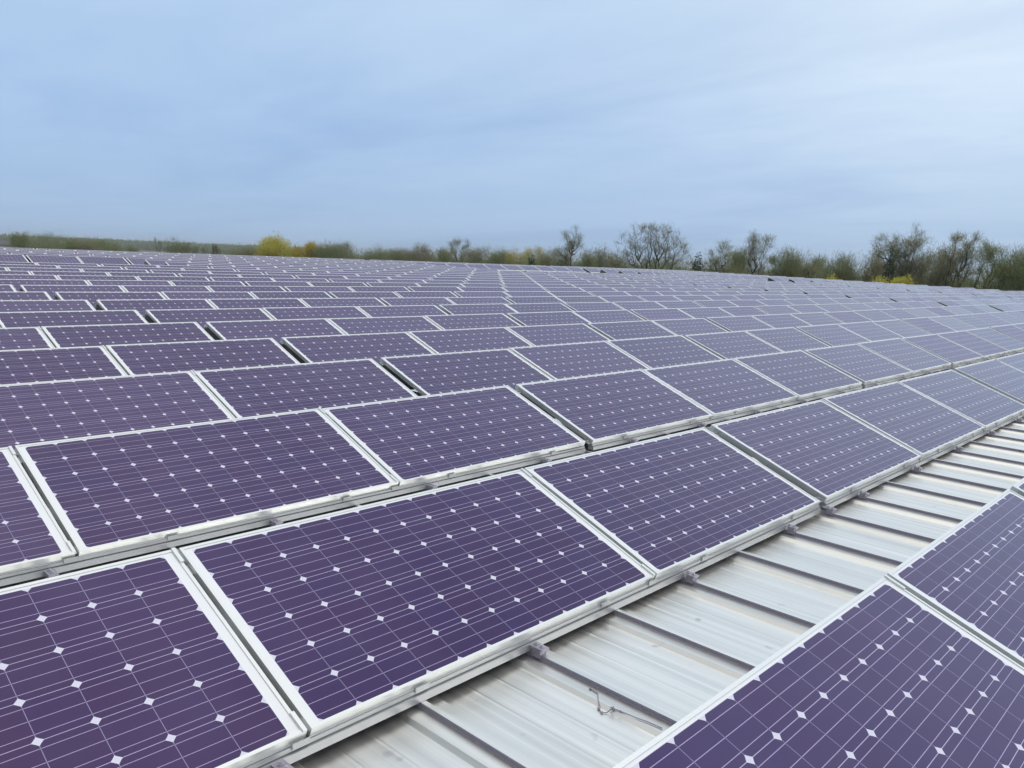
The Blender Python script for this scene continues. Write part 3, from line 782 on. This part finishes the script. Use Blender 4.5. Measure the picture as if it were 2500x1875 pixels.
wl = [(129.5, 190.0, 12.8, 9.5, 'grey-green bare tree touching the right side of the ochre willow', M_BUD), (139.8, 195.1, 13.4, 11.5, 'tallest twiggy tree of the grey-green grove right of the willows', M_TWIG),
      (142.2, 187.0, 12.6, 11, 'wide twiggy tree on the right of the grove beside the willows', M_BUD), (149.2, 188.0, 12.0, 8, 'lowest tree where the grove right of the willows dips to open sky', M_BUD),
      (146.1, 177.6, 12.1, 8, 'low hazy tree just right of the dip in the treeline', M_TWIG), (143.6, 166.7, 13.6, 8.8, 'round-topped brown twiggy tree between the dip and the slim bare tree', M_BROWN),
      (144.5, 159.2, 12.8, 8, 'mid-height twiggy tree directly left of the slim bare tree', M_BUD), (143.5, 146.3, 13.4, 8.5, 'pale twiggy tree directly right of the slim bare tree', M_TWIG),
      (143.5, 139.3, 13.1, 8.5, 'grey-green tree touching the left side of the yellow grove', M_BUD), (145.4, 122.3, 13.1, 9, 'low even-topped tree between the yellow grove and the S-shaped tree', M_TWIG),
      (142.1, 110.4, 13.3, 9, 'low twiggy tree just right of the S-shaped tree', M_BUD), (141.0, 103.6, 13.6, 8, 'olive tree touching the left edge of the great spreading tree', M_TWIG),
      (141.1, 75.3, 14.0, 8, 'twiggy olive tree behind the two gaunt bare trees', M_BUD), (135.5, 64.3, 13.9, 7.5, 'dense olive domed tree right of the tall forked bare tree', M_BUD),
      (137.1, 60.9, 13.7, 7.5, 'second dense olive dome, left of the notch of sky', M_TWIG), (142.7, 60.4, 12.9, 5, 'low tree at the foot of the notch of sky', M_BUD),
      (130.3, 51.3, 13.1, 6.5, 'dense dark olive dome right of the notch of sky', M_BUD), (131.5, 48.0, 13.5, 7.5, 'broad olive dome directly left of the tall leaning tree', M_BROWN),
      (129.1, 39.6, 14.0, 6.5, 'grey-green tree under the right limbs of the tall leaning tree', M_TWIG), (124.8, 36.2, 14.4, 6.0, 'slender twiggy tree between the tall leaning tree and the right-hand pair', M_TWIG),
      (117.3, 25.1, 14.1, 6.5, 'dense dark green tree second from the right edge', M_BUD), (117.8, 23.0, 14.1, 7, 'dense green tree cut by the right edge of the picture', M_BUD)]
for j, (x, y, h, w, lab, mt) in enumerate(wl):
    dd = 1.5 if 'dense' in lab or 'dome' in lab else 0.95
    tree('woodland_tree', x, y, h, w, lab, seed=40 + j, twig=mt, **{**thick, 'dense': dd})
custom('bare_tree', 137.2, 145.5, 15.2, .0287, 1820, 195, [[(1820, 430), (1800, 360), (1770, 290), (1760, 225)], [(1815, 380), (1850, 310), (1880, 250), (1895, 215)], [(1770, 290), (1735, 235)], [(1850, 310), (1840, 240), (1825, 205)]], 'slim bare V-forked tree rising above the middle of the treeline', 70, n=3600, sub=1.9, r0=.13)
tree('yellow_tree', 154.2, 142.5, 13.1, 9, 'olive-yellow budding tree, left one of the yellow grove', seed=71, twig=M_OCHRE, **{**thick, 'dense': 1.4})
tree('yellow_tree', 161.1, 142.4, 13.7, 7, 'olive-yellow budding tree, right one of the yellow grove', seed=72, twig=M_OCHRE, **{**thick, 'dense': 1.2})
fir(111.9, 99.9, 11.5, 4.2, 'small dark conifer below the yellow grove', 73)
fir(115.4, 95.8, 11.0, 6.0, 'low dark evergreen at the foot of the S-shaped tree', 74)
fir(129.2, 76.3, 13.0, 4.4, 'dark pointed conifer on the right side of the great spreading tree', 75)
fir(118.4, 40.2, 14.1, 3.8, 'narrow dark conifer in front of the tall leaning tree', 76)
custom('bare_tree', 131.9, 107.2, 17.8, .0252, 683, 90, [[(688, 420), (683, 330), (686, 235), (695, 185), (720, 125)], [(690, 400), (650, 350), (618, 312), (626, 265), (600, 245), (625, 185)], [(686, 235), (655, 200), (640, 180)], [(690, 215), (735, 190), (770, 150)], [(622, 280), (585, 255), (555, 250)], [(700, 180), (690, 140), (670, 120)], [(690, 240), (730, 235), (755, 215)]], 'S-shaped bare tree with a small lopsided crown standing above its neighbours', 78, n=3600, sub=1.7, r0=.15)
custom('spreading_tree', 133.3, 88.4, 18.3, .0237, 1330, 72, [[(1250, 500), (1190, 350), (1110, 310), (1080, 230), (1030, 205)], [(1260, 470), (1230, 360), (1160, 260), (1180, 190), (1160, 125)], [(1280, 460), (1250, 300), (1270, 230), (1255, 125)], [(1310, 460), (1310, 330), (1290, 270), (1310, 150), (1290, 100)],
 [(1330, 460), (1370, 320), (1370, 230), (1400, 160), (1385, 100)], [(1350, 450), (1410, 330), (1400, 250), (1450, 170), (1440, 110)], [(1380, 440), (1450, 330), (1490, 270), (1530, 200), (1545, 140)], [(1420, 440), (1520, 390), (1560, 330), (1600, 270), (1635, 235)], [(1430, 430), (1500, 420), (1600, 350)], [(1180, 460), (1110, 420), (1040, 375)], [(1110, 310), (1060, 300), (1020, 250)], [(1400, 250), (1350, 180), (1340, 110)], [(1160, 260), (1110, 200), (1100, 150)], [(1490, 270), (1480, 200), (1500, 130)], [(1560, 330), (1590, 220), (1590, 170)]], 'great spreading bare tree with many crooked trunks fanning from its foot', 79, n=11000, sub=2.3, r0=.18)
custom('bare_tree', 131.2, 72.6, 15.2, .0222, 1920, 215, [[(1975, 520), (1990, 440), (1970, 360), (1920, 290), (1900, 235)], [(1850, 500), (1850, 370), (1800, 320), (1765, 318)], [(1850, 380), (1840, 300), (1850, 250)], [(1920, 290), (1950, 250)]], 'gaunt bare tree left of the tall forked bare tree', 81, n=4200, sub=2.0, r0=.15)
custom('bare_tree', 129.2, 65.8, 16.6, .0215, 2120, 150, [[(2090, 520), (2092, 400), (2110, 345), (2088, 280), (2078, 175)], [(2110, 345), (2160, 290), (2190, 215)], [(2190, 520), (2200, 400), (2215, 300), (2240, 200)], [(2088, 280), (2050, 240), (2045, 200)], [(2160, 290), (2130, 220), (2140, 175)]], 'tall forked bare tree with thin upright limbs', 82, n=5000, sub=2.0, r0=.15)
custom('bare_tree', 128.2, 42.3, 17.9, .0194, 1200, 78, [[(1290, 620), (1240, 470), (1180, 350), (1130, 260), (1090, 190), (1105, 130)], [(1265, 580), (1270, 400), (1280, 280), (1300, 190), (1310, 120), (1325, 90)], [(1180, 350), (1110, 290), (1060, 240), (1030, 190)], [(1280, 300), (1220, 220), (1180, 150)], [(1285, 280), (1335, 220), (1360, 140)], [(1130, 260), (1150, 190), (1160, 140)], [(1295, 210), (1260, 140), (1240, 105)], [(1090, 190), (1050, 160)]], 'tall leaning tree with a wide open crown, highest near the right side', 83, n=8500, sub=1.9, r0=.18)
custom('bare_tree', 123.6, 33.2, 16.3, .0184, 1655, 158, [[(1590, 620), (1550, 500), (1540, 400), (1570, 280), (1580, 205)], [(1700, 620), (1710, 480), (1690, 350), (1710, 240), (1720, 180)], [(1690, 350), (1640, 260), (1620, 205)], [(1710, 300), (1760, 230), (1765, 190)], [(1620, 600), (1630, 450), (1600, 350), (1610, 270)], [(1705, 450), (1770, 360), (1790, 290)]], 'upright twiggy tree, left one of the right-hand pair', 84, n=7000, sub=1.7, r0=.16)
custom('bare_tree', 120.7, 28.5, 15.3, .0178, 1845, 218, [[(1740, 620), (1790, 480), (1830, 360), (1820, 260)], [(1790, 480), (1850, 400), (1900, 300), (1925, 250)], [(1760, 600), (1720, 420), (1755, 310)], [(1830, 360), (1870, 290), (1880, 240)], [(1900, 330), (1975, 280)], [(1940, 620), (1950, 450), (1960, 350)]], 'upright twiggy tree, right one of the right-hand pair', 85, twig=M_BUD, n=7000, sub=1.7, r0=.15)
for j, (x, y, h, w, lab) in enumerate([(111.3, 44.9, 10.0, 2.8, 'small yellow-flowering shrub showing over the roof edge, left of the other two'), (111.4, 38.8, 10.0, 3.4, 'yellow-flowering shrub over the roof edge, middle one of the three'), (110.4, 35.7, 10.1, 3.4, 'yellow-flowering shrub under the tall leaning tree, right one of the three')]):
    tree('forsythia_shrub', x, y, h, w, lab, 'shrub', seed=90 + j, trunks=4, fork=.3, spread=.5, levels=4, n=4200, ln=.35, wd=.10, jit=.3, twig=M_WILLOW, dense=.8, low=.5)

# undergrowth below the trees and the far hazy woods: nobody could count these
def mass(name, spots, label, mt, seed, ln=0.8, wd=0.10, per=70):
    ng = np.random.default_rng(seed); V = []
    for x, y, h, w in spots:
        m = int(per * w)
        p = np.stack([x + ng.normal(0, w * .42, m), y + ng.normal(0, w * .42, m), GZ + h * np.sqrt(ng.uniform(0, 1, m)) * ng.uniform(.7, 1.0, m)], 1)
        d = np.tile([0, 0, 1.0], (m, 1))
        V.append(slivers(ng, p, d, m, ln, wd, 0.2))
    o_ = obj(name, tri_mesh(name, np.concatenate(V), mt))
    return tag(o_, label, 'woodland', kind='stuff')
rg = random.Random(3)
sp = []
line = [(78, 262), (100, 262), (121, 224), (128, 206), (137, 196), (150, 180), (150, 160), (152, 145), (152, 125), (147, 112), (142, 95), (138, 82), (136, 68), (137, 55), (133, 45), (128, 36), (124, 30), (122, 26), (120, 22), (119, 16)]
for (xa, ya), (xb, yb) in zip(line[:-1], line[1:]):
    n = max(2, int(math.hypot(xb - xa, yb - ya) / 2.2))
    if 226 < ya < 263 and xa > 90 and yb < 230: continue
    for i in range(n):
        f = (i + rg.random()) / n
        for _ in range(3): sp.append((xa + (xb - xa) * f + rg.gauss(0, 3), ya + (yb - ya) * f + rg.gauss(0, 3), rg.uniform(9.4, 12.0), 4.5))
mass('undergrowth', sp, 'olive brown undergrowth filling in below the trees beyond the roof', M_BUD, 5, 0.7, 0.075, 230)
sp = []
for i in range(330):
    a = R(rg.uniform(55, 82)); D = rg.uniform(1700, 2100)
    sp.append((math.cos(a) * D, math.sin(a) * D, rg.uniform(9, 19), 30))
mass('distant_woods', sp, 'bluish hazy woods on the far horizon at the left', M_BUD, 6, 4.0, 2.2, 14)

# ------------------------------------------------------------------ distant buildings
M_DROOF = simple('dark_shingles', (0.12, 0.11, 0.12), 0.8)
M_PALE = simple('pale_siding', (0.55, 0.55, 0.52), 0.7, 0, 0.04, 1)
def shed(x, y, ln, wd, h, rot, label):
    root = empty('distant_building', (x, y, GZ)); root.rotation_euler = (0, 0, rot)
    mb = MB(); mb.box((-ln / 2, -wd / 2, 0), (ln / 2, wd / 2, h)); obj('wall', mb.mesh('wall', M_PALE), root)
    mb = MB(); mb.prism([(-wd / 2 - .3, h + .02), (wd / 2 + .3, h + .02), (0, h + wd * .16)], -ln / 2 - .3, ln / 2 + .3); obj('roof', mb.mesh('roof', M_DROOF), root)
    mb = MB()
    for i in range(3): mb.box((-ln / 2 + ln * (i + .35) / 3, -wd / 2 - .03, h * .45), (-ln / 2 + ln * (i + .65) / 3, -wd / 2 - .005, h * .75))
    obj('window', mb.mesh('window', M_DROOF), root)
    return tag(root, label, 'building')
shed(79.0, 289.0, 12, 8, 8.6, R(-16), 'pale building with a low dark roof at the left edge of the treeline')
shed(197.0, 370.9, 7, 5, 6.6, R(-30), 'tiny whitish shed in the gap left of the brown-green bush')

# ------------------------------------------------------------------ haze
HZ = True
if HZ:
    mb = MB(); mb.box((-E_ - 1, -E_ - 1, GZ - 1), (E_ + 1, E_ + 1, 34))
    m = bpy.data.materials.new('haze'); m.use_nodes = True
    t = m.node_tree; t.nodes.remove(t.nodes['Principled BSDF'])
    pv = N(t, 'ShaderNodeVolumePrincipled'); pv.inputs['Color'].default_value = (0.90, 0.95, 1.0, 1); pv.inputs['Density'].default_value = 0.00020; pv.inputs['Anisotropy'].default_value = 0.1
    L(t, pv.outputs[0], t.nodes['Material Output'].inputs['Volume'])
    o = obj('haze', mb.mesh('haze', m)); tag(o, 'thin bluish haze in the air', 'haze', kind='stuff')
